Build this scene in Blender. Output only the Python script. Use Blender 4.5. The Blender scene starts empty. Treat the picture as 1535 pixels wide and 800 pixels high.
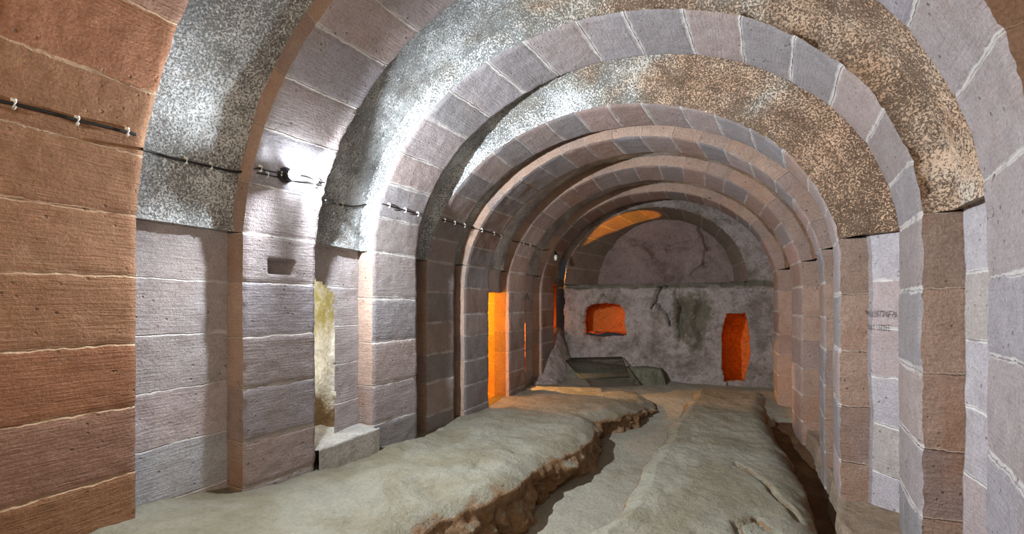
import bpy, bmesh, math, random
from mathutils import Vector, noise as NZ
random.seed(7)
C = bpy.context.scene.collection
S, ZC = 1.5, 1.5            # metres per survey unit, eye height
F, TH, HY = 657.67, 0.4553, 453.51
sT, cT = math.sin(TH), math.cos(TH)

def W(x, y, z): return Vector((S*x, S*y, S*z+ZC))
def ray(u, v):
    a = (u-767.5)/F; b = (HY-v)/F
    return Vector((-sT+a*cT, cT+a*sT, b))
def onY(u, v, Y):
    d = ray(u, v); t = Y/d.y; return (d.x*t, Y, d.z*t)
def onZ(u, v, Z):
    d = ray(u, v); t = Z/d.z; return (d.x*t, d.y*t, Z)

# surveyed arch profiles: distance, left x, right x, spring height, rise
A = {
'0f':(0.350,-1.540,0.440,0.165,0.915), '0r':(0.665,-1.540,0.440,0.165,0.915),
'1f':(0.978,-1.537,0.434,0.166,0.916), '1r':(1.261,-1.513,0.487,0.139,0.934),
'2f':(1.617,-1.543,0.488,0.226,0.844), '2r':(1.934,-1.523,0.528,0.204,0.861),
'3f':(2.116,-1.593,0.395,0.152,0.800), '3r':(2.408,-1.594,0.428,0.190,0.761),
'4f':(2.502,-1.577,0.411,0.087,0.842), '4r':(2.831,-1.574,0.444,0.114,0.826),
'5f':(3.175,-1.578,0.409,0.114,0.840), '5r':(3.506,-1.585,0.395,0.107,0.830),
'6f':(3.898,-1.592,0.349,0.110,0.837), '6r':(4.249,-1.598,0.350,0.143,0.812)}
KEYS = sorted(A)
def prof(Y):
    if Y <= A['0f'][0]: return A['0f'][1:]
    for a, b in zip(KEYS, KEYS[1:]):
        if A[a][0] <= Y <= A[b][0]:
            t = (Y-A[a][0])/(A[b][0]-A[a][0])
            return tuple(p+(q-p)*t for p, q in zip(A[a][1:], A[b][1:]))
    return A['6r'][1:]
PROT, IMP, ZB = 0.082, 0.25, -1.04
YEND = 4.5
RIBS = [(A['%df'%k][0], A['%dr'%k][0]) for k in range(7)]
def in_rib(Y): return any(a <= Y <= b for a, b in RIBS)
def inside(p, off=0.0):
    x, y, z = p
    xl, xr, zs, rz = prof(y)
    o = (0 if in_rib(y) else PROT) - off
    cx, R = (xl+xr)/2, (xr-xl)/2+o
    if z <= zs: return abs(x-cx) < R
    return math.hypot((x-cx)/R, (z-zs)/(rz+o)) < 1
def hit(u, v, off=0.008):
    """where the sight line meets the tunnel lining (used to survey points of the photo)"""
    d = ray(u, v); t = 0.4
    while t < 8 and inside(d*t, off): t += 0.004
    return d*t

# ------------------------------------------------------------------ materials
def newmat(name):
    m = bpy.data.materials.new(name); m.use_nodes = True
    nt = m.node_tree; nt.nodes.clear()
    out = nt.nodes.new('ShaderNodeOutputMaterial'); b = nt.nodes.new('ShaderNodeBsdfPrincipled')
    nt.links.new(b.outputs[0], out.inputs[0])
    b.inputs['Roughness'].default_value = 0.9
    b.inputs['Specular IOR Level'].default_value = 0.25
    return m, nt, b
class N:
    """tiny node helper"""
    def __init__(s, nt): s.nt = nt
    def n(s, t, **k):
        x = s.nt.nodes.new(t)
        for a, b in k.items(): setattr(x, a, b)
        return x
    def put(s, sock, v):
        if isinstance(v, bpy.types.NodeSocket): s.nt.links.new(v, sock)
        elif isinstance(v, (tuple, list)):
            if len(v) == 3 and sock.type == 'RGBA': v = (*v, 1)
            sock.default_value = v
        else: sock.default_value = v
    def m(s, op, a, b=0.0, c=None, clamp=False):
        x = s.n('ShaderNodeMath', operation=op, use_clamp=clamp)
        s.put(x.inputs[0], a); s.put(x.inputs[1], b)
        if c is not None: s.put(x.inputs[2], c)
        return x.outputs[0]
    def noise(s, vec, scale, det=4, rough=.6, dist=0.0):
        x = s.n('ShaderNodeTexNoise'); s.put(x.inputs['Vector'], vec)
        x.inputs['Scale'].default_value = scale; x.inputs['Detail'].default_value = det
        x.inputs['Roughness'].default_value = rough; x.inputs['Distortion'].default_value = dist
        return x.outputs[0]
    def vor(s, vec, scale, feat='F1'):
        x = s.n('ShaderNodeTexVoronoi', feature=feat); s.put(x.inputs['Vector'], vec); x.inputs['Scale'].default_value = scale
        return x.outputs['Distance']
    def ramp(s, f, stops, interp='LINEAR'):
        x = s.n('ShaderNodeValToRGB'); r = x.color_ramp; r.interpolation = interp
        while len(r.elements) < len(stops): r.elements.new(.5)
        for e, (p, c) in zip(r.elements, stops):
            e.position = p; e.color = (*c, 1) if len(c) == 3 else c
        s.put(x.inputs[0], f); return x.outputs[0]
    def mix(s, f, a, b, mode='MIX'):
        x = s.n('ShaderNodeMix', data_type='RGBA', blend_type=mode)
        s.put(x.inputs[0], f); s.put(x.inputs[6], a); s.put(x.inputs[7], b); return x.outputs[2]
    def sstep(s, v, lo, hi, a=0.0, b=1.0):
        x = s.n('ShaderNodeMapRange', interpolation_type='SMOOTHSTEP')
        s.put(x.inputs[0], v); s.put(x.inputs[1], lo); s.put(x.inputs[2], hi); s.put(x.inputs[3], a); s.put(x.inputs[4], b)
        return x.outputs[0]
    def scalev(s, vec, v):
        x = s.n('ShaderNodeMapping'); s.put(x.inputs[0], vec); x.inputs[3].default_value = v; return x.outputs[0]
    def bump(s, h, strength, dist, bsdf, prev=None):
        x = s.n('ShaderNodeBump'); x.inputs['Strength'].default_value = strength; x.inputs['Distance'].default_value = dist
        s.put(x.inputs['Height'], h)
        if prev is not None: s.put(x.inputs['Normal'], prev)
        if bsdf: s.nt.links.new(x.outputs[0], bsdf.inputs['Normal'])
        return x.outputs[0]
def G(v): return tuple(((c/255)/12.92 if c/255 <= .04045 else ((c/255+.055)/1.055)**2.4) for c in v)

def stone_mat(name, cols, mortar, seed, stain=(120, 85, 55), stain_amt=.35, mw=.06, chis=.7):
    m, nt, b = newmat(name); k = N(nt)
    uv = k.n('ShaderNodeUVMap').outputs[0]
    sx = k.n('ShaderNodeSeparateXYZ'); k.put(sx.inputs[0], uv)
    pos = k.n('ShaderNodeNewGeometry').outputs['Position']
    wob = k.noise(pos, 5, 3, .6); wob2 = k.noise(pos, 30, 3, .6)
    u = k.m('ADD', sx.outputs[0], k.m('MULTIPLY', k.m('SUBTRACT', wob, .5), .10))
    u = k.m('ADD', u, k.m('MULTIPLY', k.m('SUBTRACT', wob2, .5), .05))
    fr = k.m('FRACT', u)
    dj = k.m('SUBTRACT', .5, k.m('ABSOLUTE', k.m('SUBTRACT', fr, .5)))      # distance to joint
    wn = k.n('ShaderNodeTexWhiteNoise', noise_dimensions='1D'); k.put(wn.inputs[1], k.m('ADD', k.m('FLOOR', u), seed*17.3))
    n = len(cols)
    col = k.ramp(wn.outputs[0], [(i/n, G(c)) for i, c in enumerate(cols)], 'CONSTANT')
    big = k.noise(pos, 2.2, 5, .65, .4); mid = k.noise(pos, 11, 6, .7); fine = k.noise(pos, 90, 4, .75)
    col = k.mix(k.sstep(mid, .3, .75, 0, .5), col, k.mix(1, col, (.62, .58, .56), 'MULTIPLY'))
    col = k.mix(k.sstep(big, .5, .75, 0, stain_amt), col, G(stain))
    col = k.mix(k.sstep(k.noise(pos, 3.7, 5, .7), .55, .8, 0, .35), col, G(mortar))
    col = k.mix(1, col, k.ramp(fine, [(.25, (.62, .62, .62)), (.5, (.95, .95, .95)), (.78, (1.25, 1.25, 1.25))]), 'MULTIPLY')
    wj = k.m('MULTIPLY_ADD', k.noise(pos, 4, 4, .7), mw*1.9, mw*-.35)
    mm = k.sstep(dj, k.m('MULTIPLY', wj, .5), wj, 1, 0)
    mm = k.m('MULTIPLY', mm, k.sstep(k.noise(pos, 7, 3, .6), .33, .5, .25, 1))
    col = k.mix(k.m('MULTIPLY', mm, .8), col, G(mortar))
    # rows of fine chisel strokes that run with the bed of the stone
    strv = k.n('ShaderNodeCombineXYZ'); k.put(strv.inputs[0], k.m('MULTIPLY', sx.outputs[0], 16)); k.put(strv.inputs[1], k.m('MULTIPLY', sx.outputs[1], 5))
    chi = k.noise(strv.outputs[0], 1.6, 4, .6)
    pits = k.sstep(k.vor(pos, 26), .07, .2, 0, 1)
    pm = k.sstep(k.noise(pos, 9, 2), .5, .62, 1, 0)
    pits = k.m('MAXIMUM', pits, pm)
    col = k.mix(k.m('MULTIPLY', k.m('SUBTRACT', 1, pits), .5), col, G((70, 58, 50)))
    h = k.m('ADD', k.m('MULTIPLY', chi, .9*chis), k.m('MULTIPLY', fine, .5))
    h = k.m('ADD', h, k.m('MULTIPLY', mid, 1.1)); h = k.m('ADD', h, k.m('MULTIPLY', pits, 1.0))
    h = k.m('SUBTRACT', h, k.m('MULTIPLY', k.sstep(dj, 0, .022, 1, 0), k.m('MULTIPLY_ADD', k.noise(pos, 6, 2), 2.5, -.5)))
    k.put(b.inputs['Base Color'], col); k.bump(h, .75, .011, b)
    return m

def stucco_mat(name):
    m, nt, b = newmat(name); k = N(nt)
    pos = k.n('ShaderNodeNewGeometry').outputs['Position']
    sx = k.n('ShaderNodeSeparateXYZ'); k.put(sx.inputs[0], pos)
    big = k.noise(pos, 1.5, 5, .6, .5); mid = k.noise(pos, 12, 5, .7); fi = k.noise(pos, 100, 4, .7, .3); f2 = k.noise(pos, 220, 3, .7)
    # the render is greyer on the left flank and browner towards the right
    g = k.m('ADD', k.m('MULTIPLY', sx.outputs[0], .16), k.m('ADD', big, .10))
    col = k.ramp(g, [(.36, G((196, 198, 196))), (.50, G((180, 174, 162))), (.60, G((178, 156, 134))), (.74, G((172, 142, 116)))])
    col = k.mix(1, col, k.ramp(mid, [(.3, (.74, .73, .72)), (.7, (1.15, 1.15, 1.15))]), 'MULTIPLY')
    dens = k.noise(pos, 3.3, 3, .6)
    pv = k.m('ADD', k.m('MULTIPLY', fi, .7), k.m('MULTIPLY', f2, .3))
    pit = k.sstep(k.m('ADD', pv, k.m('MULTIPLY', k.m('SUBTRACT', dens, .5), .25)), .47, .62, 0, 1)
    col = k.mix(1, col, k.ramp(pit, [(0, (1.08, 1.08, 1.08)), (1, (.62, .60, .58))]), 'MULTIPLY')
    k.put(b.inputs['Base Color'], col)
    h = k.m('SUBTRACT', k.m('MULTIPLY', mid, .8), k.m('MULTIPLY', pit, .9))
    k.bump(h, 1.0, .018, b)
    return m

def rock_mat(name, stops, fine_scale=40, bump=.02, dust=None, spots=True):
    m, nt, b = newmat(name); k = N(nt)
    geo = k.n('ShaderNodeNewGeometry'); pos = geo.outputs['Position']
    big = k.noise(pos, 1.7, 6, .62, .7); mid = k.noise(pos, 8, 7, .7, .3); fi = k.noise(pos, fine_scale, 5, .75)
    f = k.m('ADD', k.m('MULTIPLY', big, .6), k.m('MULTIPLY', mid, .4))
    col = k.ramp(f, [(p, G(c)) for p, c in stops])
    col = k.mix(1, col, k.ramp(fi, [(.25, (.6, .6, .6)), (.55, (1, 1, 1)), (.8, (1.3, 1.3, 1.3))]), 'MULTIPLY')
    if spots:
        sp = k.sstep(k.noise(pos, 4.5, 6, .7, .3), .56, .7, 0, .55)
        col = k.mix(sp, col, G((188, 172, 150)))
    h = k.m('ADD', k.m('MULTIPLY', mid, 2.2), k.m('MULTIPLY', fi, .5))
    if dust:
        # settled grey dust: the loose material lies where the rock is level
        nz = k.n('ShaderNodeSeparateXYZ'); k.put(nz.inputs[0], geo.outputs['Normal'])
        dm = k.sstep(k.m('ADD', nz.outputs[2], k.m('MULTIPLY', k.m('SUBTRACT', mid, .5), .7)), .68, .86, 0, .85)
        dc = k.mix(k.sstep(big, .4, .62), G(dust[0]), G(dust[1]))
        dc = k.mix(1, dc, k.ramp(fi, [(.3, (.82, .82, .82)), (.7, (1.1, 1.1, 1.1))]), 'MULTIPLY')
        col = k.mix(dm, col, dc)
        h = k.m('MULTIPLY', h, k.m('MULTIPLY_ADD', dm, -.55, 1))
    k.put(b.inputs['Base Color'], col); k.bump(h, .9, bump, b)
    return m

def plain(name, c, rough=.6, metal=0.0, emit=None, spec=.4):
    m, nt, b = newmat(name); k = N(nt)
    pos = k.n('ShaderNodeNewGeometry').outputs['Position']
    col = k.mix(1, G(c), k.ramp(k.noise(pos, 60, 3), [(.3, (.8, .8, .8)), (.7, (1.15, 1.15, 1.15))]), 'MULTIPLY')
    k.put(b.inputs['Base Color'], col)
    b.inputs['Roughness'].default_value = rough; b.inputs['Metallic'].default_value = metal; b.inputs['Specular IOR Level'].default_value = spec
    if emit: b.inputs['Emission Color'].default_value = (*emit[0], 1); b.inputs['Emission Strength'].default_value = emit[1]
    return m

MORT = (184, 178, 172)
PAL_BROWN = [(142, 104, 76), (134, 96, 70), (146, 108, 80), (140, 106, 88), (142, 98, 70)]
PAL_MAUVE = [(150, 140, 138), (138, 132, 131), (154, 140, 134), (140, 130, 126), (150, 144, 144), (144, 130, 124), (134, 130, 129)]
PAL_WARM = [(162, 140, 132), (148, 134, 128), (154, 132, 120), (140, 134, 132), (160, 146, 140), (146, 126, 116)]
PAL_PALE = [(170, 162, 158), (160, 144, 142), (172, 166, 168), (164, 156, 150), (168, 154, 152)]
_ = 0
M_rib = {0: stone_mat('red_tuff_blocks', PAL_BROWN, (186, 158, 128), 0, (124, 92, 66), .5, .045, 1.0),
         1: stone_mat('grey_tuff_blocks', PAL_MAUVE[:1]+[(158, 144, 140), (150, 138, 134), (146, 140, 142)], MORT, 1, (140, 110, 86), .3, .07),
         2: stone_mat('mauve_tuff_blocks', PAL_MAUVE, MORT, 2.7, (140, 112, 92), .25, .10),
         3: stone_mat('rose_tuff_blocks', PAL_WARM+PAL_MAUVE[:3], MORT, 3, (130, 104, 82), .3, .09),
         4: stone_mat('dusky_tuff_blocks', PAL_WARM+PAL_MAUVE[1:3], MORT, 4, (112, 96, 72), .4, .09),
         5: stone_mat('umber_tuff_blocks', PAL_WARM, MORT, 5, (112, 96, 72), .4, .09),
         6: stone_mat('dim_tuff_blocks', PAL_WARM, MORT, 6, (112, 96, 72), .5, .09)}
M_face = stone_mat('brown_tuff_face', [(166, 140, 122), (156, 134, 120), (172, 146, 128), (154, 134, 124)], (184, 166, 150), 9, (150, 100, 62), .45, .022)
M_wallR = stone_mat('pale_washed_blocks', PAL_PALE, (206, 202, 196), 11, (150, 130, 112), .2)
M_wallL = stone_mat('rose_washed_blocks', [(182, 172, 168), (176, 176, 178), (184, 172, 170), (170, 162, 160)], (200, 196, 192), 12, (150, 124, 106), .2)  # palette paled in place of lamplight on the lower left recess
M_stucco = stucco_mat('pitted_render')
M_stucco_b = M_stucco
M_rock = rock_mat('bedrock', [(.34, (96, 72, 48)), (.46, (132, 100, 68)), (.56, (150, 124, 96)), (.66, (124, 102, 74))], 45, .035,
                  dust=((138, 138, 123), (118, 115, 96)))
M_rockd = rock_mat('brown_earth', [(.35, (88, 62, 40)), (.5, (110, 80, 54)), (.65, (134, 104, 74))], 50, .03, spots=False)
M_floor = rock_mat('trodden_floor', [(.35, (132, 127, 110)), (.5, (146, 141, 125)), (.65, (130, 122, 102))], 60, .012, spots=False)
M_back = rock_mat('limewashed_rock', [(.34, (92, 84, 70)), (.44, (136, 124, 114)), (.54, (172, 160, 152)), (.66, (126, 112, 98))], 45, .03, spots=False)
M_wallB = rock_mat('limewashed_rock_with_algae', [(.34, (92, 84, 70)), (.44, (136, 124, 114)), (.54, (172, 160, 152)), (.66, (126, 112, 98))], 45, .03, spots=False)
M_lun = rock_mat('rosy_rock', [(.34, (104, 84, 74)), (.45, (132, 112, 104)), (.6, (148, 128, 118))], 40, .02, spots=False)
M_green = rock_mat('damp_green_rock', [(.34, (84, 84, 66)), (.5, (112, 110, 92)), (.66, (138, 130, 114))], 40, .025, spots=False)
M_orange_rock = rock_mat('lamplit_orange_rock', [(.34, (196, 96, 40)), (.5, (222, 126, 56)), (.66, (190, 104, 48))], 30, .05, spots=False)  # orange lamplight is put into the rock colour as well
def niche_mat():
    m = rock_mat('mossy_chalk_rock', [(.40, (206, 198, 180)), (.54, (226, 222, 212)), (.66, (206, 198, 182))], 30, .04, spots=False)
    nt = m.node_tree; k = N(nt); b = [n for n in nt.nodes if n.type == 'BSDF_PRINCIPLED'][0]
    base = b.inputs['Base Color'].links[0].from_socket
    pos = k.n('ShaderNodeNewGeometry').outputs['Position']; sx = k.n('ShaderNodeSeparateXYZ'); k.put(sx.inputs[0], pos)
    zz = k.m('ADD', sx.outputs[2], k.m('MULTIPLY', k.m('SUBTRACT', k.noise(pos, 6, 5, .7), .5), .5))
    col = k.mix(k.sstep(zz, 1.18, 1.42, 0, k.sstep(k.noise(pos, 14, 5, .7), .35, .6, .35, .95)), base, G((158, 146, 82)))       # yellow growth high up
    col = k.mix(k.sstep(zz, .70, .88, 1, 0), col, G((120, 96, 66)))              # brown low down: shade on the rock slope put into the colour
    k.put(b.inputs['Base Color'], col); return m
M_niche = niche_mat()
M_cable = plain('black_cable', (26, 24, 22), .5)
M_clip = plain('white_clip', (225, 222, 210), .4)
M_black = plain('black_fitting', (30, 30, 30), .5)
M_glow = plain('lit_frosted_glass', (240, 245, 250), .3, emit=((.85, .93, 1), 30))
M_bulb = plain('unlit_glass_bulb', (205, 220, 205), .12, spec=.8)
M_iron = plain('weathered_iron', (70, 72, 62), .6, .5)
M_scr = plain('scratch_mark', (116, 106, 102), .95)
M_amber = plain('lit_amber_glass', (255, 160, 60), .3, emit=((1, .4, .06), 8))

# ------------------------------------------------------------------ mesh helpers
def link(name, me, mats, parent=None):
    o = bpy.data.objects.new(name, me); C.objects.link(o)
    for m in (mats if isinstance(mats, (list, tuple)) else [mats]): me.materials.append(m)
    if parent is not None: o.parent = parent
    return o
def tag(o, label=None, cat=None, group=None, kind=None):
    if label: o['label'] = label
    if cat: o['category'] = cat
    if group: o['group'] = group
    if kind: o['kind'] = kind
    return o
def struct(name, bm, mats, label=None, parent=None):
    o = done(name, bm, mats, parent)
    if parent is None:
        o['kind'] = 'structure'
        if label: o['label'] = label
    return o
def done(name, bm, mats, parent=None, smooth=True):
    me = bpy.data.meshes.new(name)
    if smooth:
        for f in bm.faces: f.smooth = True
    bm.to_mesh(me); bm.free()
    return link(name, me, mats, parent)
def empty(name, loc=(0, 0, 0)):
    o = bpy.data.objects.new(name, None); C.objects.link(o); o.location = loc; o.empty_display_size = .1
    return o
def child_fix(root):
    """children were built in world space: keep them in place under the root"""
    inv = root.location.copy()
    for ch in [c for c in C.objects if c.parent == root]:
        if ch.type == 'MESH' and not ch.get('_fixed'):
            for v in ch.data.vertices: v.co -= inv
            ch['_fixed'] = 1
def clean_flags():
    for o in C.objects:
        if '_fixed' in o: del o['_fixed']
def grid(bm, pts, uvs=None, mat=0, skip=None, flip=False):
    """pts[i][j] -> world vectors; uvs[i][j] -> (u,v)"""
    uvl = bm.loops.layers.uv.verify()
    V = [[bm.verts.new(p) for p in row] for row in pts]
    for i in range(len(pts)-1):
        for j in range(len(pts[0])-1):
            if skip and skip(i, j): continue
            q = [(i, j), (i+1, j), (i+1, j+1), (i, j+1)]
            if flip: q.reverse()
            f = bm.faces.new([V[a][b] for a, b in q]); f.material_index = mat
            if uvs:
                for l, (a, b) in zip(f.loops, q): l[uvl].uv = uvs[a][b]
    for v in [v for r in V for v in r if not v.link_faces]: bm.verts.remove(v)
    return V
def fb(p, sc, oct=4): return NZ.fractal(Vector(p)*sc, 1.0, 2.1, oct)
def frange(a, b, step):
    n = max(1, int(math.ceil((b-a)/step))); return [a+(b-a)*i/n for i in range(n+1)]
def tube(bm, pts, r, seg=8, cap=True):
    rings = []
    for i, p in enumerate(pts):
        a = pts[max(0, i-1)]; b = pts[min(len(pts)-1, i+1)]
        d = (b-a).normalized(); up = Vector((0, 0, 1)) if abs(d.z) < .9 else Vector((1, 0, 0))
        s = d.cross(up).normalized(); t = d.cross(s)
        rings.append([bm.verts.new(p+s*r*math.cos(2*math.pi*k/seg)+t*r*math.sin(2*math.pi*k/seg)) for k in range(seg)])
    for A_, B_ in zip(rings, rings[1:]):
        for k in range(seg): bm.faces.new([A_[k], A_[(k+1) % seg], B_[(k+1) % seg], B_[k]])
    if cap:
        bm.faces.new(rings[0][::-1]); bm.faces.new(rings[-1])
def box(bm, c, sx, sy, sz, rot=None):
    g = bmesh.ops.create_cube(bm, size=1.0)
    for v in g['verts']:
        v.co = Vector((v.co.x*sx, v.co.y*sy, v.co.z*sz))
        if rot is not None: v.co = rot @ v.co
        v.co += c
    return g['verts']
def ball(bm, c, rx, ry, rz, sub=3):
    g = bmesh.ops.create_icosphere(bm, subdivisions=sub, radius=1)
    for v in g['verts']: v.co = Vector((v.co.x*rx, v.co.y*ry, v.co.z*rz))+c

# ------------------------------------------------------------------ arches
def station(P, seg, q, off):
    """point of an arch profile. seg 0 left pier, 1 ring, 2 right pier; q in 0..1 from impost outward"""
    xl, xr, zs, rz = P
    cx, R = (xl+xr)/2, (xr-xl)/2
    a0 = math.asin(min(.6, max(0.0, (IMP-zs)/rz)))
    if seg == 1:
        a = (math.pi-a0)+(2*a0-math.pi)*q
        return cx+(R+off)*math.cos(a), zs+(rz+off)*math.sin(a)
    zi = zs+rz*math.sin(a0); L = zi-ZB; z = zi-L*q
    s = -1 if seg == 0 else 1
    if z > zs: x = cx+s*(R+off)*math.sqrt(max(0, 1-((z-zs)/rz)**2))
    else: x = cx+s*(R+off)
    return x, z
def block_map(n, seed, jit=.16):
    r = random.Random(seed); b = [0]
    for i in range(1, n): b.append(i/n+(r.random()-.5)*jit/n)
    b.append(1)
    def f(q):
        for i in range(n):
            if q <= b[i+1] or i == n-1: return i+(q-b[i])/(b[i+1]-b[i])
    return f
def rib_part(k, seg, res, face_mats, seed, nblk, carve=None):
    Yf, Yr = RIBS[k]; Pf, Pr = A['%df'%k][1:], A['%dr'%k][1:]
    ln = 2.9 if seg == 1 else 1.28
    ni = int(ln/res); nj = max(6, int((Yr-Yf)/res))
    bmf = block_map(nblk, seed)
    bm = bmesh.new()
    def ptat(q, t, off):
        P = tuple(a+(b-a)*t for a, b in zip(Pf, Pr)); Y = Yf+(Yr-Yf)*t
        x, z = station(P, seg, q, off); return x, Y, z
    pts, uvs = [], []
    for i in range(ni+1):
        q = i/ni; row, ur = [], []; ub = bmf(q); fr = abs((ub % 1)-.5)*2
        for j in range(nj+1):
            t = j/nj
            x, Y, z = ptat(q, t, 0)
            d = .0035*fb((x, Y, z), 5)+.0015*fb((x+9, Y, z), 25, 3)
            d += .0035*max(0, fr-.86)/.14                        # joints sit slightly back
            rb = math.floor(ub); d += .003*(NZ.noise(Vector((rb*3.1, k*5.7, seg*2.2)))) 
            e = min(t, 1-t)*(Yr-Yf)
            if e < .012: d += .008*(1-e/.012)*(0.5+.9*abs(fb((x*1.3, Y*.2, z*1.3), 9)))
            if carve: d += carve(x, Y, z)
            x, Y, z = ptat(q, t, d)
            row.append(W(x, Y, z)); ur.append((ub, (Y-Yf)*S))
        pts.append(row); uvs.append(ur)
    grid(bm, pts, uvs, 0, flip=False)
    for side, t, mi in ((0, 0.0, 1), (1, 1.0, 1)):
        nd = 8; fp, fu = [], []
        for i in range(ni+1):
            q = i/ni; row, ur = [], []; ub = bmf(q)
            for j in range(nd+1):
                if j == 0: p = pts[i][0 if side == 0 else nj]; off = 0
                else:
                    off = .012+.125*(j-1)/(nd-1)
                    x, Y, z = ptat(q, t, off)
                    amp = .010 if face_mats[1] is M_stucco else .002
                    if face_mats[1] is M_stucco and seg == 1 and side == 0: Y -= .035*max(0, (off-.03)/.05) if off < .09 else .04
                    Y += amp*fb((x, Y, z), 14)*(1 if side == 0 else -1)*(1 if seg == 1 else .5)
                    p = W(x, Y, z)
                row.append(p); ur.append((ub, off*S+3))
            fp.append(row); fu.append(ur)
        grid(bm, fp, fu, mi, flip=(side == 0))
    return bm
rib_labels = {
 0: 'nearest stone arch whose reddish brown left side fills the left edge of the view',
 1: 'second stone arch, its grey left pier bearing the lit lamp and a small slot',
 2: 'wide arch with brown right pier face under rough brown render, third from the viewer',
 3: 'fourth arch of the tunnel, just beyond the wide render-faced one',
 4: 'fifth arch of the tunnel, standing right in front of the orange side doorway',
 5: 'sixth arch, its left pier standing just beyond the orange side doorway',
 6: 'farthest arch of the tunnel, beside the rock end wall'}
NB = {0: (7, 15, 7), 1: (7, 15, 7), 2: (6, 16, 6), 3: (7, 17, 6), 4: (8, 18, 8), 5: (8, 18, 8), 6: (8, 18, 8)}
def slot(x, y, z):
    if 1.065 < y < 1.175 and .105 < z < .165:
        e = min(y-1.065, 1.175-y, z-.105, .165-z)
        return .05*min(1, e/.008)
    return 0
rib_roots = {}
for k in range(7):
    Y0 = RIBS[k][0]
    root = empty('stone_arch', W(-.55, Y0, ZB)); rib_roots[k] = root
    tag(root, rib_labels[k], 'arch', 'ashlar arches carrying the tunnel vault')
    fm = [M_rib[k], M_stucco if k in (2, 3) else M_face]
    res = {0: .009, 1: .009, 2: .011}.get(k, .014)
    for seg, nm in ((0, 'pier'), (1, 'arch_ring'), (2, 'pier')):
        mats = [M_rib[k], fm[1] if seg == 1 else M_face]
        r_ = .0065 if (k == 1 and seg == 0) else res
        if seg == 2 and k in (0,): r_ = .03
        bm = rib_part(k, seg, r_, mats, k*10+seg+3, NB[k][seg], slot if (k == 1 and seg == 0) else None)
        o = done(nm, bm, mats, root)
    child_fix(root)

# ------------------------------------------------------------------ tunnel walls and vault
def ysamples(y0, y1, fine):
    out = [y0]; y = y0
    while y < y1-1e-6:
        st = fine if not (in_rib(y) and in_rib(y+fine)) and y > .6 else .06
        y = min(y1, y+st); out.append(y)
    return out
def in_opening1(y, z):      # rough broken opening beside the grey pier
    top = .10-1.1*max(0, y-1.36)**1.2-.006*fb((y, 1, 3), 14)
    ry = 1.452+.010*fb((1, z, 5), 6)+.05*max(0, -z-.35)
    return 1.20 < y < ry and -.61 < z < top
def in_opening2(y, z): return 2.80 < y < 3.18 and -.80 < z < .085
def in_opening3(y, z): return 3.50 < y < 3.66 and -.62 < z < .0
def in_opening4(y, z): return 4.26 < y < 4.47 and -.45 < z < .2
def build_wall(side):
    bm = bmesh.new()
    Ys = ysamples(-2.6, YEND+.5, .012); Zs = frange(ZB, IMP+.012, .014)
    pts, uvs = [], []
    for y in Ys:
        xl, xr, zs, rz = prof(y); cx, R = (xl+xr)/2, (xr-xl)/2+PROT
        row, ur = [], []
        bay = sum(1 for a, b in RIBS if y > a); rr = random.Random(bay*7+(3 if side > 0 else 0)); o = rr.random()*.4
        for z in Zs:
            r = R if z <= zs else R*math.sqrt(max(0, 1-((z-zs)/(rz+PROT))**2))
            x = cx+side*(r+.006*fb((side*2, y, z), 4)+.002*fb((side*2, y, z), 18, 3)+.012)
            row.append(W(x, y, z)); ur.append(((IMP-z)*S/.27+o*.3+10*bay, y*S))
        pts.append(row); uvs.append(ur)
    def sk(i, j):
        y, z = (Ys[i]+Ys[i+1])/2, (Zs[j]+Zs[j+1])/2
        if side < 0: return in_opening1(y, z) or in_opening2(y, z) or in_opening3(y, z) or in_opening4(y, z)
        return False
    grid(bm, pts, uvs, 0, sk, flip=(side > 0))
    return bm
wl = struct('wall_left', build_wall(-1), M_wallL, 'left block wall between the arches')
wr = struct('wall_right', build_wall(1), M_wallR, 'pale right block wall between the arches')
bm = bmesh.new()
Ys = ysamples(-2.6, YEND+.03, .010); NA = 330; pts = []
for y in Ys:
    P = prof(y); row = []
    for i in range(NA+1):
        q = i/NA
        x, z = station(P, 1, q, 0)
        d = PROT-.006
        n = .006*fb((x, y, z), 7)+.0065*abs(fb((x+5, y, z), 26, 3)) if y > .3 else 0
        edge = min(q, 1-q)*2.9
        lip = -.010*max(0, 1-edge/.1)
        ex, ez = station(P, 1, q, d-n+lip)
        row.append(W(ex, y, ez))
    pts.append(row)
grid(bm, pts, None, 0)
# underside lip of the render where it meets the block wall
for i0 in (0, NA):
    rows = [[pts[i][i0] for i in range(len(Ys))], [Vector((pts[i][i0].x+(-.06 if i0 == 0 else .06), pts[i][i0].y, pts[i][i0].z+.01)) for i in range(len(Ys))]]
    grid(bm, rows, None, 0)
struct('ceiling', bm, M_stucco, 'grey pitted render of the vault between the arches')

# wall closing the tunnel behind the viewer
bm = bmesh.new()
p = [[W(x, -2.6, z) for z in (-1.1, 1.2)] for x in (-1.8, .8)]
grid(bm, p, [[(0, 0), (8, 0)], [(0, 4), (8, 4)]], 0)
struct('wall_front', bm, M_rib[0])

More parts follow.
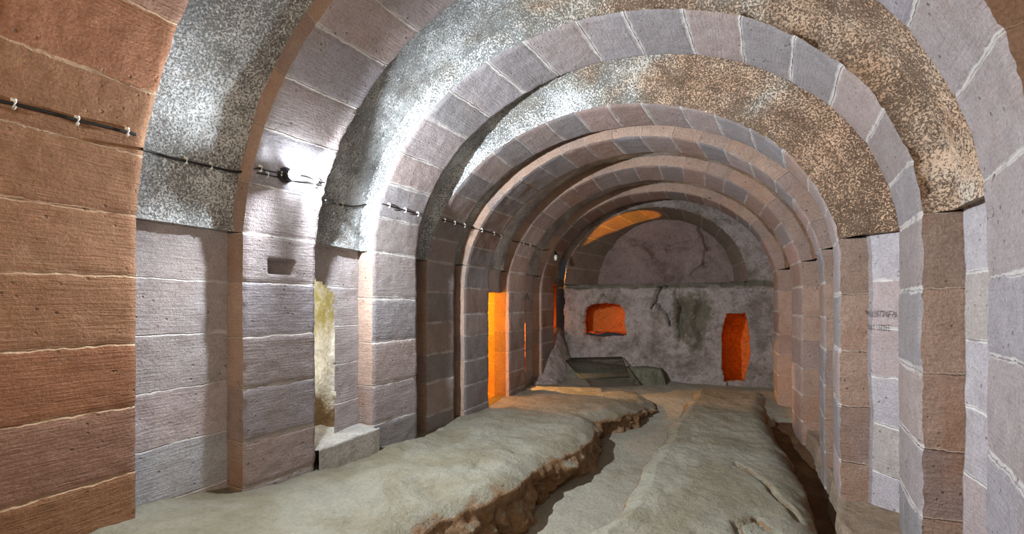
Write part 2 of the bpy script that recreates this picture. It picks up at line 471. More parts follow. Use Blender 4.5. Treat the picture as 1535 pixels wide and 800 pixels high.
# ------------------------------------------------------------------ end wall of living rock with lunette recess
AF = (-.70, .865, .20, .745)      # apse front: centre, half width, spring, rise
AR = (-.635, .70, .20, .70)       # apse rear
LEDGE = .19
def ell(E_, x, z):
    c, R, zs, rz = E_
    return math.hypot((x-c)/R, max(0, z-zs)/rz)
def poly_in(poly, x, z):
    c = False; n = len(poly)
    for i in range(n):
        x1, z1 = poly[i]; x2, z2 = poly[i-1]
        if (z1 > z) != (z2 > z) and x < (x2-x1)*(z-z1)/(z2-z1)+x1: c = not c
    return c
def P2(pts, Y): return [(onY(u, v, Y)[0], onY(u, v, Y)[2]) for u, v in pts]
WIN = P2([(877, 462), (884, 456), (905, 454), (928, 456), (937, 466), (937, 485), (939, 503), (918, 504), (900, 506), (875, 502), (874, 480)], YEND)
DOO = P2([(1089, 470), (1117, 469), (1121, 482), (1124, 505), (1125, 535), (1121, 556), (1116, 572), (1086, 572), (1082, 548), (1082, 505), (1084, 488)], YEND)
CRK = P2([(986, 428), (1000, 428), (1001, 445), (1008, 470), (1003, 490), (994, 470), (984, 452), (977, 464), (976, 458)], YEND)
SOOT = P2([(893, 456), (904, 438), (915, 455)], YEND)
def sdist(poly, x, z):
    best = 9
    for i in range(len(poly)):
        a = Vector(poly[i]); b = Vector(poly[i-1]); p = Vector((x, z)); ab = b-a
        t = max(0, min(1, (p-a).dot(ab)/max(1e-9, ab.length_squared))); best = min(best, (p-(a+ab*t)).length)
    return best
rx0, _, rz0 = onY(1035, 480, YEND)
def algae(m):
    """dark green growth around the wet fissure and under the ledge"""
    nt = m.node_tree; k = N(nt); b = [n for n in nt.nodes if n.type == 'BSDF_PRINCIPLED'][0]
    base = b.inputs['Base Color'].links[0].from_socket
    pos = k.n('ShaderNodeNewGeometry').outputs['Position']; sx = k.n('ShaderNodeSeparateXYZ'); k.put(sx.inputs[0], pos)
    dx = k.m('DIVIDE', k.m('SUBTRACT', sx.outputs[0], rx0*S), .24*S*.9); dz = k.m('DIVIDE', k.m('SUBTRACT', sx.outputs[2], rz0*S+ZC), .34*S*.9)
    d = k.m('SQRT', k.m('ADD', k.m('MULTIPLY', dx, dx), k.m('MULTIPLY', dz, dz)))
    d = k.m('ADD', d, k.m('MULTIPLY', k.m('SUBTRACT', k.noise(pos, 5, 5, .7), .5), 2.2))
    col = k.mix(k.sstep(d, .6, 1.1, .8, 0), base, G((92, 88, 66)))
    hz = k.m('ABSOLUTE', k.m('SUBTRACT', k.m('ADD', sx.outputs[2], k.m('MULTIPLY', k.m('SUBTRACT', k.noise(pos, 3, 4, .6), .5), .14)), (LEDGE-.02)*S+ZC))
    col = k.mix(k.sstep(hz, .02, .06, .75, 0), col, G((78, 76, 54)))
    k.put(b.inputs['Base Color'], col)
def relief(x, z):
    d = .012*fb((x, 7, z), 3)+.005*fb((x, 7, z), 14, 3)
    g = math.exp(-(((x-rx0)/.17)**2+((z-rz0)/.28)**2))
    d += g*(.06*fb((x, 3, z), 7)+.09*NZ.noise(Vector((x*1.5, 1, z))*6)-.02)
    # horizontal band of bedding cracks under the lunette
    bz = LEDGE-.045-.05*(x+.35); d += .02*math.exp(-((z-bz-.02*fb((x, 2, 1), 4))/.016)**2)*(1 if x > -.55 else 0)
    if poly_in(CRK, x+.02*fb((x, 1, z), 12), z+.02*fb((x, 4, z), 12)): d += .13
    cr = rx0-.10+.05*fb((3, 3, z), 5); d += .05*math.exp(-((x-cr)/.022)**2)*max(0, min(1, (LEDGE-z)/.1))*max(0, min(1, (z+.5)/.2))
    if poly_in(SOOT, x, z): d += .06
    d -= .04*max(0, min(1, (-z-.45)/.2))*(1 if x < .0 else 0)
    dw = min(sdist(WIN, x, z), 9); d -= .0
    if z < LEDGE: d -= .03*math.exp(-((z-LEDGE+.03)/.03)**2)*(.4+abs(fb((x, 1, 1), 5))) if x < .15 else 0
    return d
st = .009
Xs = frange(-1.585, .46, st); Zs = frange(-.98, 1.06, st)
pts = [[W(x+.004*fb((x, 1, z), 12), YEND+relief(x, z), z) for z in Zs] for x in Xs]
P6 = prof(YEND)
def sk(i, j):
    x, z = Xs[i]+st/2, Zs[j]+st/2
    if z > LEDGE+.006*fb((x, 2, 2), 7) and ell(AF, x, z) < 1: return True
    if x < -1.575+.03*fb((1, 1, z), 4): return True
    n = .004*fb((x, 9, z), 30)
    if poly_in(WIN, x+n, z+n) or poly_in(DOO, x+n, z+n): return True
    cx, R = (P6[0]+P6[1])/2, (P6[1]-P6[0])/2+PROT+.02
    return z > P6[2] and math.hypot((x-cx)/R, (z-P6[2])/(P6[3]+PROT+.02)) > 1
bm = bmesh.new(); grid(bm, pts, None, 0, sk)
be = [e for e in bm.edges if len(e.link_faces) == 1]
ex = bmesh.ops.extrude_edge_only(bm, edges=be)
for v in [g for g in ex['geom'] if isinstance(g, bmesh.types.BMVert)]:
    x, z = v.co.x/S, (v.co.z-ZC)/S
    deep = .50 if (abs(z-LEDGE) < .03 and x < .2) else .085
    v.co.y += deep*S
algae(M_wallB)
struct('wall_back', bm, M_wallB, 'limewashed rock wall closing the far end')
# apse barrel
bm = bmesh.new(); pts, uvs = [], []
for i in range(141):
    q = i/140; a = math.pi*(1-q); row, ur = [], []
    for j in range(31):
        t = j/30; E_ = tuple(p+(r-p)*t for p, r in zip(AF, AR)); Y = YEND+(.5+.02)*t
        n = .006*fb((q*4, Y, 3), 5)
        row.append(W(E_[0]+(E_[1]+n)*math.cos(a), Y, E_[2]+(E_[3]+n)*math.sin(a))); ur.append((q*13, Y*S))
    pts.append(row); uvs.append(ur)
grid(bm, pts, uvs, 0)
struct('trim_1', bm, stone_mat('shadowed_tuff_blocks', [(140, 120, 104), (124, 112, 98), (132, 118, 100)], (170, 158, 140), 15), 'stone barrel framing the rock lunette')
# lunette rock
bm = bmesh.new(); Xl = frange(-1.45, .2, .012); Zl = frange(LEDGE-.06, 1.0, .012)
def lun(x, z):
    d = .02*fb((x, 5, z), 2.5)+.008*fb((x, 5, z), 12, 3)
    for (u0, v0, u1, v1, w, dp) in ((905, 372, 950, 362, 8, .03), (950, 362, 1000, 372, 9, .035), (1000, 370, 1060, 362, 9, .03), (1050, 338, 1064, 372, 3.5, .05), (1064, 372, 1056, 402, 3, .05), (1064, 382, 1084, 400, 2.5, .03), (1040, 410, 1058, 398, 2.5, .03), (967, 366, 980, 378, 4, .03)):
        a = Vector((onY(u0, v0, 5)[0], onY(u0, v0, 5)[2])); b = Vector((onY(u1, v1, 5)[0], onY(u1, v1, 5)[2]))
        p = Vector((x+.035*fb((x, 1, z), 7), z+.035*fb((x, 8, z), 7))); ab = b-a; t = max(0, min(1, (p-a).dot(ab)/ab.length_squared))
        dd = (p-(a+ab*t)).length; d += dp*math.exp(-(dd/(w*.0045))**2)
    e = ell(AR, x, z); d += .08*max(0, e-.9)
    return d
grid(bm, [[W(x, YEND+.5+lun(x, z), z) for z in Zl] for x in Xl], None, 0, lambda i, j: ell(AR, Xl[i], Zl[j]) > 1.08)
struct('wall_lunette', bm, M_lun, 'rosy rock face filling the arched recess above the ledge')

# orange lit rock behind the openings: chambers
def chamber(name, x0, x1, y0, y1, z0, z1, m, openface, amp=.03, step=.03):
    bm = bmesh.new()
    def add(fn, a, b, flip=False):
        Aa, Bb = frange(*a, step), frange(*b, step)
        grid(bm, [[fn(p, q) for q in Bb] for p in Aa], [[(q*4, p*4) for q in Bb] for p in Aa], 0, flip=flip)
    def D(x, y, z, ax):
        n = amp*fb((x, y, z), 6); v = [x, y, z]; v[ax] += n; return W(*v)
    if openface != 'x1': add(lambda p, q: D(x1, p, q, 0), (y0, y1), (z0, z1))
    if openface != 'x0': add(lambda p, q: D(x0, p, q, 0), (y0, y1), (z0, z1))
    if openface != 'y0': add(lambda p, q: D(p, y0, q, 1), (x0, x1), (z0, z1))
    if openface != 'y1': add(lambda p, q: D(p, y1, q, 1), (x0, x1), (z0, z1))
    add(lambda p, q: D(p, q, z0, 2), (x0, x1), (y0, y1)); add(lambda p, q: D(p, q, z1, 2), (x0, x1), (y0, y1))
    return struct(name, bm, m)
chamber('window_1', -1.48, -.80, YEND+.10, YEND+.34, -.32, .10, M_orange_rock, 'y0')
chamber('door_1', -.10, .36, YEND+.10, YEND+.42, -.86, .02, M_orange_rock, 'y0', .02)
chamber('door_2', -2.5, -1.655, 2.78, 3.185, -.80, .088, stone_mat('ochre_blocks', [(205, 165, 120), (196, 156, 110), (210, 172, 130)], (225, 200, 160), 21, (160, 110, 60), .3, .03), 'x1', .006)
chamber('door_3', -2.2, -1.66, 3.49, 3.67, -.63, .02, M_orange_rock, 'x1', .01)
chamber('door_4', -2.1, -1.66, 4.255, 4.475, -.46, .21, M_orange_rock, 'x1', .005)
chamber('window_2', -2.35, -1.66, 1.16, 1.52, -.62, .14, M_niche, 'x1', .022, .015)
# blackish sliding slab shade inside door_1 left edge not needed: the jamb is the wall thickness

# ------------------------------------------------------------------ rock floor
def lerp(tab, y):
    if y <= tab[0][0]: return tab[0][1]
    for (a, p), (b, q) in zip(tab, tab[1:]):
        if y <= b: return p+(q-p)*(y-a)/(b-a)
    return tab[-1][1]
TZ = [(0, -.95), (1.5, -.94), (2.6, -.92), (3.3, -.88), (3.8, -.78), (4.6, -.75)]
bm = bmesh.new(); Xf = frange(-1.75, .75, .02); Yf_ = frange(-2.6, YEND+.1, .025)
grid(bm, [[W(x, y, lerp(TZ, y)-(.04 if x > .3 and y < 3.6 else 0)+.012*fb((x, y, 1), 3)) for y in Yf_] for x in Xf], None, 0)
struct('floor', bm, M_floor, 'dusty floor of the trench between the rock benches')

LZ = [(-.5, -.58), (.55, -.605), (.67, -.612), (.98, -.668), (1.26, -.685), (1.62, -.725), (1.93, -.755), (2.5, -.765), (3.2, -.765), (3.9, -.76)]
CZ = [(-.5, -.64), (.6, -.66), (1.2, -.70), (1.7, -.72), (2.2, -.735), (3.0, -.74), (3.6, -.75), (3.9, -.77)]
LE = [(-.5, -1.00), (.6, -.95), (1.1, -.90), (1.35, -.86), (1.6, -.80), (1.95, -.78), (2.15, -.72), (2.4, -.67), (2.7, -.70), (2.85, -.78), (3.05, -.66), (3.3, -.58), (3.6, -.52), (3.85, -.60)]
def bench_left():
    bm = bmesh.new(); Yb = frange(-.5, 3.95, .014); pts = []; nt_, ns = 90, 26
    for y in Yb:
        xw = -1.70; xe = lerp(LE, y)+.035*fb((y, 2, 3), 2.2)+.02*fb((y, 5, 3), 7)
        zf = lerp(TZ, y)-.04; row = []
        for j in range(nt_+1):
            t = j/nt_; x = xw+(xe-xw)*t
            z = lerp(LZ, y)+(lerp(CZ, y)-lerp(LZ, y))*min(1, t*1.15)
            z += .018*fb((x, y, 0), 2.6)+.006*fb((x, y, 4), 9)+.0025*fb((x, y, 4), 30, 3)
            z -= .050*max(0, t-.86)/.14*max(0, t-.86)/.14
            # worn hollows near the edge
            for hx, hy, hr, hd in ((-1.0, 1.72, .07, .02), (-.93, 1.98, .05, .016), (-1.12, 2.3, .06, .014), (-1.0, 1.38, .08, .03)):
                z -= hd*math.exp(-((x-hx)**2+(y-hy)**2)/hr**2)
            row.append((x, y, z))
        zt = row[-1][2]
        for j in range(1, ns+1):
            t = j/ns; z = zt+(zf-zt)*t
            x = xe+.02*math.sin(t*math.pi)*1.0+.012*t+.065*fb((y*1.1, z*1.6, 6), 5)*min(1, t*4)+.03*fb((y*1.3, z*.8, 9), 14)*min(1, t*4)-.03*t
            row.append((x, y+.01*fb((y, z, 2), 9), z))
        pts.append([W(*p) for p in row])
    grid(bm, pts, None, 0, flip=True)
    # end face
    last = pts[-1]; grid(bm, [last, [Vector((p.x, p.y+.02, ZC+S*(-1.0))) for p in last]], None, 0)
    return bm
o = done('rock_bench', bench_left(), M_rock)
tag(o, 'broad dusty rock bench along the left piers with a broken brown edge to the trench', 'rock bench')

RZ = [(.2, -.66), (1.2, -.70), (2.0, -.72), (3.0, -.735), (4.1, -.75)]
RL = [(.2, -.62), (1.0, -.47), (1.25, -.42), (1.55, -.33), (1.8, -.345), (2.3, -.33), (2.9, -.30), (3.4, -.27), (3.9, -.26), (4.2, -.22)]
RR = [(.2, .24), (1.5, .27), (2.2, .27), (2.7, .265), (3.3, .23), (3.8, .27), (4.2, .32)]
def bench_right():
    bm = bmesh.new(); Yb = frange(.2, 4.2, .014); pts = []
    for y in Yb:
        xl = lerp(RL, y)+.02*fb((y, 12, 3), 3)+.006*fb((y, 15, 3), 12)
        xr = lerp(RR, y)+.02*fb((y, 22, 3), 3)+.008*fb((y, 25, 3), 12); row = []
        for j in range(17):
            t = j/16; z = lerp(TZ, y)-.04+(lerp(RZ, y)-.03-(lerp(TZ, y)-.04))*t
            row.append((xl-.05*(1-t)+.02*fb((y, z, 16), 8)*(1-t)*t*4, y, z))
        for j in range(1, 71):
            t = j/70; x = xl+(xr-xl)*t
            z = lerp(RZ, y)-.03*(1-min(1, t*10))-.05*max(0, (t-.82)/.18)**2
            z += .016*fb((x, y, 20), 2.4)+.006*fb((x, y, 24), 9)+.0025*fb((x, y, 24), 30, 3)
            # cleft boulders at the near right corner
            for (ax, ay, bx, by, w, dp) in ((.04, 2.25, .14, 2.0, .008, .022), (.14, 2.0, .22, 1.75, .010, .025), (.03, 1.60, .09, 1.66, .009, .022), (.09, 1.66, .17, 1.5, .010, .025), (.03, 1.60, .04, 1.4, .008, .02)):
                p = Vector((x+.02*fb((x, y, 1), 8), y)); a = Vector((ax, ay)); ab = Vector((bx, by))-a
                tt = max(0, min(1, (p-a).dot(ab)/ab.length_squared)); z -= dp*math.exp(-((p-(a+ab*tt)).length/w)**2)
            row.append((x, y, z))
        zt = row[-1][2]; zf = -1.0
        for j in range(1, 21):
            t = j/20; z = zt+(zf-zt)*t
            row.append((xr+.03*fb((y, z, 26), 6)*min(1, t*4)+.05*t, y, z))
        pts.append([W(*p) for p in row])
    grid(bm, pts, None, 0, flip=True)
    for e, fl in ((pts[0], 1), (pts[-1], -1)):
        grid(bm, [e, [Vector((p.x, p.y-.02*fl, ZC+S*(-1.02))) for p in e]], None, 0)
    return bm
o = done('rock_bench', bench_right(), M_rock)
tag(o, 'rounded rock bench right of the trench with a dark crevice on its far side', 'rock bench')

# earth in the crevice and worn stone plinth at the foot of the right wall
bm = bmesh.new(); Yb = frange(.9, 4.2, .02); pts = []
PLX = [(.9, .44), (1.5, .40), (1.75, .36), (1.95, .36), (2.1, .40), (2.6, .43), (4.2, .45)]
for y in Yb:
    x0 = lerp(PLX, y)+.012*fb((y, 33, 3), 6); row = []
    for j in range(11): row.append((x0-.02*(1-j/10)+.01*fb((y, j*.1, 30), 5), y, -1.0+.235*j/10 if True else 0))
    for j in range(1, 16):
        t = j/15; x = x0+(.70-x0)*t
        row.append((x, y, -.772+.02*t+.008*fb((x, y, 31), 6)))
    pts.append([W(*p) for p in row])
grid(bm, pts, None, 0, flip=True)
for e, fl in ((pts[0], 1),): grid(bm, [e, [Vector((p.x, p.y, ZC+S*(-1.02))) for p in e]], None, 0)
o = done('stone_plinth', bm, rock_mat('worn_plinth', [(.35, (120, 104, 84)), (.5, (142, 124, 104)), (.65, (156, 142, 124))], 40, .015, spots=False))
tag(o, 'low worn stone plinth at the foot of the right wall beside the crevice', 'plinth')
bm = bmesh.new(); pts = []
for y in frange(.4, 4.3, .02):
    pts.append([W(x, y, lerp([(0, -.93), (2, -.92), (3.2, -.86), (4.3, -.80)], y)+.02*fb((x, y, 40), 6)) for x in frange(.2, .5, .02)])
grid(bm, pts, None, 0, flip=True)
o = done('crevice_earth', bm, M_rockd)
tag(o, 'dark brown earth in the crevice between right bench and wall', 'earth', kind='stuff')

# ledge block in the bay of the broken opening
bm = bmesh.new(); pts = []
for i in range(41):
    y = 1.262+.355*i/40; row = []
    fx = -1.50-.012*fb((y, 3, 44), 5)-.06*max(0, (1.36-y)/.1)**1*0
    for j in range(21): row.append((fx, y, -.80+.2*j/20))
    for j in range(1, 21):
        t = j/20; x = fx-(.30)*t
        row.append((x, y, -.600+.006*fb((x, y, 45), 6)-.012*max(0, 1-t*6)))
    pts.append([W(*p) for p in row])
grid(bm, pts, None, 0, flip=True)
o = done('stone_ledge', bm, rock_mat('pale_plastered_ledge', [(.35, (140, 136, 128)), (.5, (166, 162, 154)), (.65, (184, 180, 172))], 40, .012, spots=False))
tag(o, 'pale stone ledge below the broken opening between two left piers', 'ledge')

# rock mound in the left back corner and shelf at the foot of the end wall
def mound(fn, xr_, yr_, st_): 
    bm = bmesh.new(); grid(bm, [[W(x, y, fn(x, y)) for y in frange(*yr_, st_)] for x in frange(*xr_, st_)], None, 0); return bm
def fm_(x, y):
    c = -1.60; z = -.84+.54*math.exp(-((x+1.66)/.19)**2-((y-4.52)/.30)**2)
    z += .22*math.exp(-((x+1.62)/.20)**2-((y-4.10)/.30)**2)
    return z+.025*fb((x, y, 50), 6)
o = done('rock_mound', mound(fm_, (-1.66, -1.0), (3.6, 4.56), .012), M_back)
tag(o, 'pale rock mound rising in the far left corner below the end wall', 'rock')
xs0 = onY(870, 560, 4.4)[0]; xs1 = onY(1004, 560, 4.4)[0]
def fs(x, y):
    e = min((x+1.55)/.05, (xs1+.02-x)/.10, (y-4.20+.10*fb((x, 1, 61), 5))/.10)
    z = -.615-.02*(x+1.2); k = max(0, min(1, e)); k = k*k*(3-2*k)
    return -.80+(z+.80)*k+.02*fb((x, y, 60), 5)
o = done('rock_shelf', mound(fs, (-1.55, xs1+.06), (4.0, 4.56), .012), M_green)
tag(o, 'low greenish rock shelf at the foot of the end wall beside the grate', 'rock shelf')

# iron grate lying on the shelf
g = [Vector(W(*onY(846, 539, 4.42))), Vector(W(*onY(932, 537, 4.42))), Vector(W(*onZ(943, 567, -.665))), Vector(W(*onZ(871, 569, -.665)))]
for v in g: v.z += .02
root = empty('iron_grate', (g[0]+g[1]+g[2]+g[3])/4); tag(root, 'dark iron mesh grate lying tilted at the foot of the end wall', 'grate')
bm = bmesh.new(); tube(bm, [g[0], g[1], g[2], g[3], g[0]], .011, 6); done('frame', bm, M_iron, root)
bm = bmesh.new()
for i in range(1, 26):
    t = i/26; tube(bm, [g[0].lerp(g[1], t), g[3].lerp(g[2], t)], .0035, 5)
for i in range(1, 18):
    t = i/18; tube(bm, [g[0].lerp(g[3], t), g[1].lerp(g[2], t)], .0035, 5)
done('mesh_bars', bm, M_iron, root); child_fix(root)

# ------------------------------------------------------------------ cables, clips, lamps
def smooth_pts(P, n=6):
    out = []
    for i in range(len(P)-1):
        p0 = P[max(0, i-1)]; p1 = P[i]; p2 = P[i+1]; p3 = P[min(len(P)-1, i+2)]
        for k in range(n):
            t = k/n
            out.append(.5*((2*p1)+(p2-p0)*t+(2*p0-5*p1+4*p2-p3)*t*t+(3*p1-p0-3*p2+p3)*t**3))
    out.append(P[-1]); return out
def at(u, v, off=.008): return W(*hit(u, v, off))
def cable(label, px, clips, r=.006, group='cable runs along the left side', off=.008):
    P = [at(u, v, off) for u, v in px]
    root = empty('electric_cable', P[0]); tag(root, label, 'cable', group)
    bm = bmesh.new(); tube(bm, smooth_pts(P), r, 8); done('wire', bm, M_cable, root)
    for u, v in clips:
        c = at(u, v, off); bm = bmesh.new()
        tube(bm, [c+Vector((.0, 0, -.016)), c+Vector((.012, .0, -.010)), c+Vector((.014, 0, .006)), c+Vector((.004, 0, .016))], .005, 6)
        box(bm, c+Vector((0, 0, .014)), .014, .014, .010)
        done('clip', bm, M_clip, root)
    child_fix(root); return root
cable('black cable clipped across the reddish brown wall at the left edge', [(-14, 148), (8, 153), (40, 160), (80, 170), (115, 180), (160, 190), (190, 198), (204, 202)], [(20, 156), (115, 181), (190, 198)])
cable('thin black cable across the rough render between the two nearest arches', [(213, 223), (228, 228), (255, 236), (278, 241), (300, 246), (318, 250), (335, 254), (352, 257), (362, 257)], [(278, 241), (316, 249)], .006, off=.017)
cable('upper black cable of the bundle on the grey pier beside the lit lamp', [(374, 255), (388, 252), (402, 256), (418, 259), (432, 262), (446, 263), (458, 264), (472, 270), (482, 272)], [(390, 253), (420, 260), (474, 270)], .0045)
cable('lower black cable of the bundle on the grey pier beside the lit lamp', [(376, 258), (392, 260), (410, 264), (430, 268), (448, 272), (462, 273), (474, 276), (480, 277)], [(400, 262), (470, 275)], .004)
cable('thin cable drooping across the blue grey recess below the lit lamp', [(488, 300), (500, 304), (512, 307), (528, 309), (540, 308), (552, 305)], [(512, 307)], .0055, off=.016)
cable('black cable with white clips on the wide arch', [(566, 304), (580, 307), (600, 313), (614, 317), (626, 321)], [(583, 308), (607, 315), (626, 321)], .005)
cable('black cable with white clips on the fourth arch', [(650, 326), (666, 330), (682, 334), (697, 338)], [(666, 330), (681, 334), (696, 338)], .005)
cable('black cable with white clips on the fifth arch', [(706, 341), (722, 345), (740, 350), (751, 354)], [(722, 345), (740, 350), (751, 354)], .005)
cable('black cable with white clips on the arch beyond the doorway', [(768, 361), (778, 363), (790, 366), (804, 370)], [(784, 364), (794, 367)], .005)
cable('thin black cable running to the unlit bulb near the far arch', [(806, 373), (814, 375), (824, 374), (832, 377)], [], .005)

# the lit lamp on the left pier
gl = hit(441, 262, .05); glw = W(*gl); LN = Vector((1, 0, -.12)).normalized()
lpw = glw-LN*.075                      # foot of the fitting on the pier
root = empty('wall_lamp', lpw); tag(root, 'lit round white lamp in a black fitting on the grey left pier', 'lamp')
rot = Vector((0, 0, 1)).rotation_difference(LN).to_matrix()
def cone(bm, c, r1, r2, h, seg=24):
    for v in bmesh.ops.create_cone(bm, cap_ends=True, segments=seg, radius1=r1, radius2=r2, depth=h)['verts']: v.co = rot @ v.co + c
bm = bmesh.new(); cone(bm, glw-LN*.030, .034, .028, .04); done('lamp_holder', bm, M_black, root)
bm = bmesh.new(); cone(bm, lpw+LN*.010, .045, .040, .02); done('mounting_plate', bm, M_black, root)
bm = bmesh.new(); cone(bm, lpw+LN*.03, .014, .014, .05, 12); done('arm', bm, M_black, root)
bm = bmesh.new(); ball(bm, glw, .030, .030, .030); done('glass_globe', bm, M_glow, root)
child_fix(root)
# unlit bulb
bp = at(833, 386, .03)
root = empty('light_bulb', bp); tag(root, 'small unlit glass bulb hanging by the far arch above the end wall', 'light bulb')
bm = bmesh.new(); ball(bm, bp, .026, .026, .045); done('glass', bm, M_bulb, root)
bm = bmesh.new(); tube(bm, [bp+Vector((0, 0, .04)), bp+Vector((0, 0, .085))], .016, 12); done('socket', bm, M_black, root)
child_fix(root)
# thin wire on the end wall
wa, wb = W(*onY(843, 431, YEND-.03)), W(*onY(890, 432, YEND-.02))
bm = bmesh.new(); tube(bm, [wa+Vector((-.25, -.0, .0)), wa, wa.lerp(wb, .5)+Vector((0, 0, -.004)), wb], .0035, 6)
o = done('electric_wire', bm, M_cable); tag(o, 'thin dark wire stretched across the end wall to the orange window', 'wire')

# ------------------------------------------------------------------ scratched writing
LET = {
'M': [[(0, 0), (.1, 1), (.5, .35), (.85, 1), (1, 0)]], 'U': [[(0, 1), (.05, .2), (.5, 0), (.9, .25), (1, 1)]],
'S': [[(1, .85), (.5, 1), (.1, .75), (.9, .35), (.6, 0), (0, .1)]], 'T': [[(0, 1), (1, 1)], [(.5, 1), (.5, 0)]],
'A': [[(0, 0), (.5, 1), (1, 0)], [(.2, .4), (.8, .4)]], 'F': [[(1, 1), (0, 1), (0, 0)], [(0, .5), (.75, .5)]],
'N': [[(0, 0), (.1, 1), (.9, 0), (1, 1)]], 'I': [[(.5, 0), (.5, 1)]], 'D': [[(0, 0), (.1, 1), (.7, .9), (1, .5), (.7, .05), (0, 0)]],
'G': [[(1, .85), (.4, 1), (0, .5), (.4, 0), (1, .15), (1, .45), (.6, .45)]], 'E': [[(1, 1), (0, 1), (0, 0), (1, 0)], [(0, .5), (.8, .5)]],
'R': [[(0, 0), (0, 1), (.8, .95), (.8, .6), (0, .5), (1, 0)]], 'Z': [[(0, 1), (1, 1), (0, 0), (1, 0)]],
'C': [[(1, .95), (.4, 1), (0, .5), (.4, 0), (1, .1)]], 'Y': [[(0, 1), (.5, .5), (1, 1)], [(.5, .5), (.5, 0)]]}
def write(text, u0, v0, w, h, slope, parent, r=.0022, gap=.35):
    u = u0
    for i, ch in enumerate(text):
        if ch != ' ':
            bm = bmesh.new()
            for strokeA in LET[ch]:
                P = []
                for a, b in strokeA:
                    P.append((u+a*w, v0-b*h+slope*(u+a*w-u0)))
                Q = []
                for (a, b), (c, d) in zip(P, P[1:]):
                    for k in range(4): Q.append(at(a+(c-a)*k/4, b+(d-b)*k/4, -.0005))
                Q.append(at(*P[-1], -.0005))
                tube(bm, Q, r, 4)
            done('scratched_letter', bm, M_scr, parent)
        u += w*(1+gap)
write('MUSTAFA', 1297, 474, 5.2, 9, .03, wr, .0016, .3)
write('NIGDE', 1301, 494, 5.2, 8, .03, wr, .0016, .3)
RW = [write('ATC', 1484, 286, 13, 24, -.1, rib_roots[1]), write('DERYA', 1481, 327, 10, 20, -.05, rib_roots[1]), write('YT', 1490, 385, 12, 26, 0, rib_roots[1]), write('RIZA', 766, 449, 5.5, 10, 0, rib_roots[5], .004, .3)]
child_fix(rib_roots[1]); child_fix(rib_roots[5])
for Pp in ([(499, 99), (510, 108), (522, 125), (535, 145)], [(470, 128), (485, 124), (500, 122)], [(505, 118), (520, 112), (530, 106)]):
    bm = bmesh.new(); tube(bm, [at(u, v, -.0005) for u, v in Pp], .0022, 5); done('scratch_mark', bm, M_scr, rib_roots[1])
child_fix(rib_roots[1])
clean_flags()

# ------------------------------------------------------------------ light
def lamp(name, kind, loc, energy, col, rad, **kw):
    d = bpy.data.lights.new(name, kind); d.energy = energy; d.color = col
    if kind == 'AREA': d.size = rad
    else: d.shadow_soft_size = rad
    for a, b in kw.items(): setattr(d, a, b)
    o = bpy.data.objects.new(name, d); C.objects.link(o); o.location = loc; return o
LP = glw+Vector((.028, .026, .004))
lamp('lamp_light', 'POINT', LP, 8, (.80, .90, 1.0), .012)
fl = lamp('flood_light', 'SPOT', LP, 520, (.82, .90, 1.0), .02, spot_size=math.radians(168), spot_blend=1.0)
fl.rotation_euler = Vector((.7, .8, -.38)).to_track_quat('-Z', 'Y').to_euler()
fl = lamp('flood_light', 'SPOT', LP, 340, (.82, .90, 1.0), .02, spot_size=math.radians(160), spot_blend=1.0)
fl.rotation_euler = Vector((.35, -.8, -.45)).to_track_quat('-Z', 'Y').to_euler()
lamp('near_warm_fill', 'POINT', W(-.35, -.5, .35), 62, (1, .88, .74), .3)  # added warm fill behind the viewer, no fitting there
lamp('low_warm_fill', 'POINT', W(-1.2, -.5, .3), 16, (1, .70, .42), .3)  # added fill that warms the near left wall, no such lamp stands there
lamp('near_vault_fill', 'POINT', W(-.3, .3, .55), 12, (1, .95, .90), .3)
lamp('end_fill', 'POINT', W(-1.35, 3.3, .20), 4, (1, .95, .90), .45)
OR = (1, .24, .01)
wx, _, wz = onY(905, 480, 4.5); dx, _, dz = onY(1104, 520, 4.5)
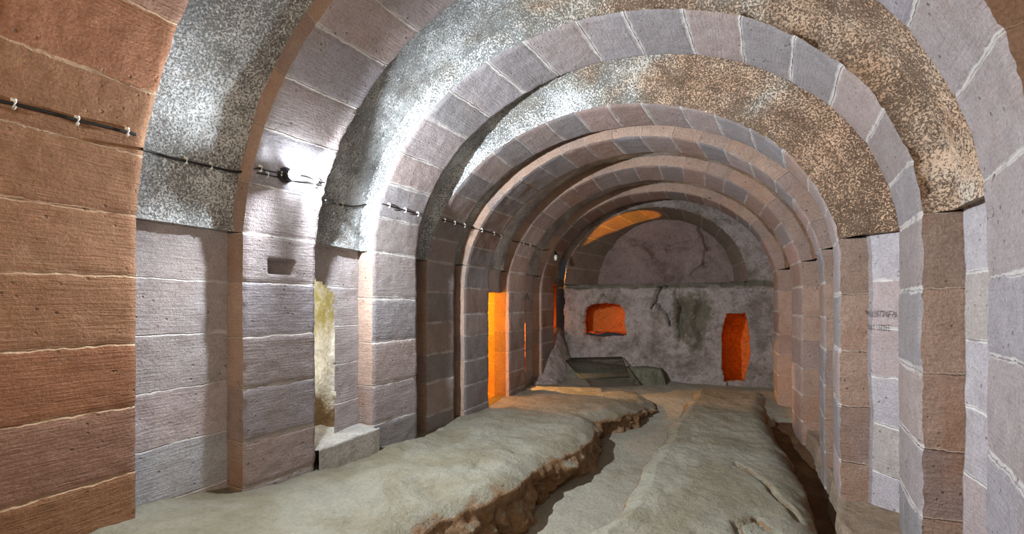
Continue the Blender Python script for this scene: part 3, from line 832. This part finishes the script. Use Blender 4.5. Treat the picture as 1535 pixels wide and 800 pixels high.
lamp('window_glow', 'POINT', W(wx-.12, 4.62, wz-.16), 2.0, OR, .05)
lamp('window_glow', 'POINT', W(wx+.2, 4.63, wz+.02), 1.8, OR, .05)
lamp('doorway_glow', 'POINT', W(dx+.14, 4.66, dz+.15), 1.5, (1, .34, .012), .05)
lamp('doorway_glow', 'POINT', W(dx+.14, 4.66, dz-.15), 1.4, (1, .34, .012), .05)
lamp('side_door_glow', 'POINT', W(-2.05, 2.86, .0), 38, (1, .43, .015), .05)
lamp('side_door_glow', 'POINT', W(-2.2, 2.86, -.5), 26, (1, .43, .015), .05)
def spot(nm, p, q, e, col, deg, rad=.02):
    o = lamp(nm, 'SPOT', W(*p), e, col, rad, spot_size=math.radians(deg), spot_blend=.15)
    o.rotation_euler = (Vector(q)-Vector(p)).to_track_quat('-Z', 'Y').to_euler()
spot('side_slot_glow', (-2.05, 3.53, -.15), (-.9, 3.72, -.75), 260, (1, .50, .16), 50)
spot('corner_glow', (-1.85, 4.30, -.10), (-.99, 4.70, .86), 420, (1, .36, .01), 17)
lamp('corner_lamp_light', 'POINT', W(-1.80, 4.33, -.2), 3, (1, .36, .03), .03)
lamp('opening_light', 'POINT', W(-1.95, 1.24, -.25), 9, (1, .97, .9), .03)
lamp('opening_light', 'POINT', W(-1.85, 1.3, .05), 4, (1, .97, .9), .03)

wd = bpy.data.worlds.new('World'); bpy.context.scene.world = wd; wd.use_nodes = True
wd.node_tree.nodes['Background'].inputs[0].default_value = (.02, .02, .022, 1)

# ------------------------------------------------------------------ camera
cd = bpy.data.cameras.new('Camera'); cam = bpy.data.objects.new('Camera', cd); C.objects.link(cam)
cam.location = (0, 0, ZC); cam.rotation_euler = (math.pi/2, 0, TH)
cd.sensor_width = 36; cd.lens = F/1535*36; cd.shift_y = (HY-400)/1535; cd.clip_start = .02
sc = bpy.context.scene; sc.camera = cam
sc.view_settings.view_transform = 'Standard'; sc.view_settings.look = 'None'
sc.view_settings.exposure = .13; sc.view_settings.gamma = 1; sc.view_settings.use_curve_mapping = False
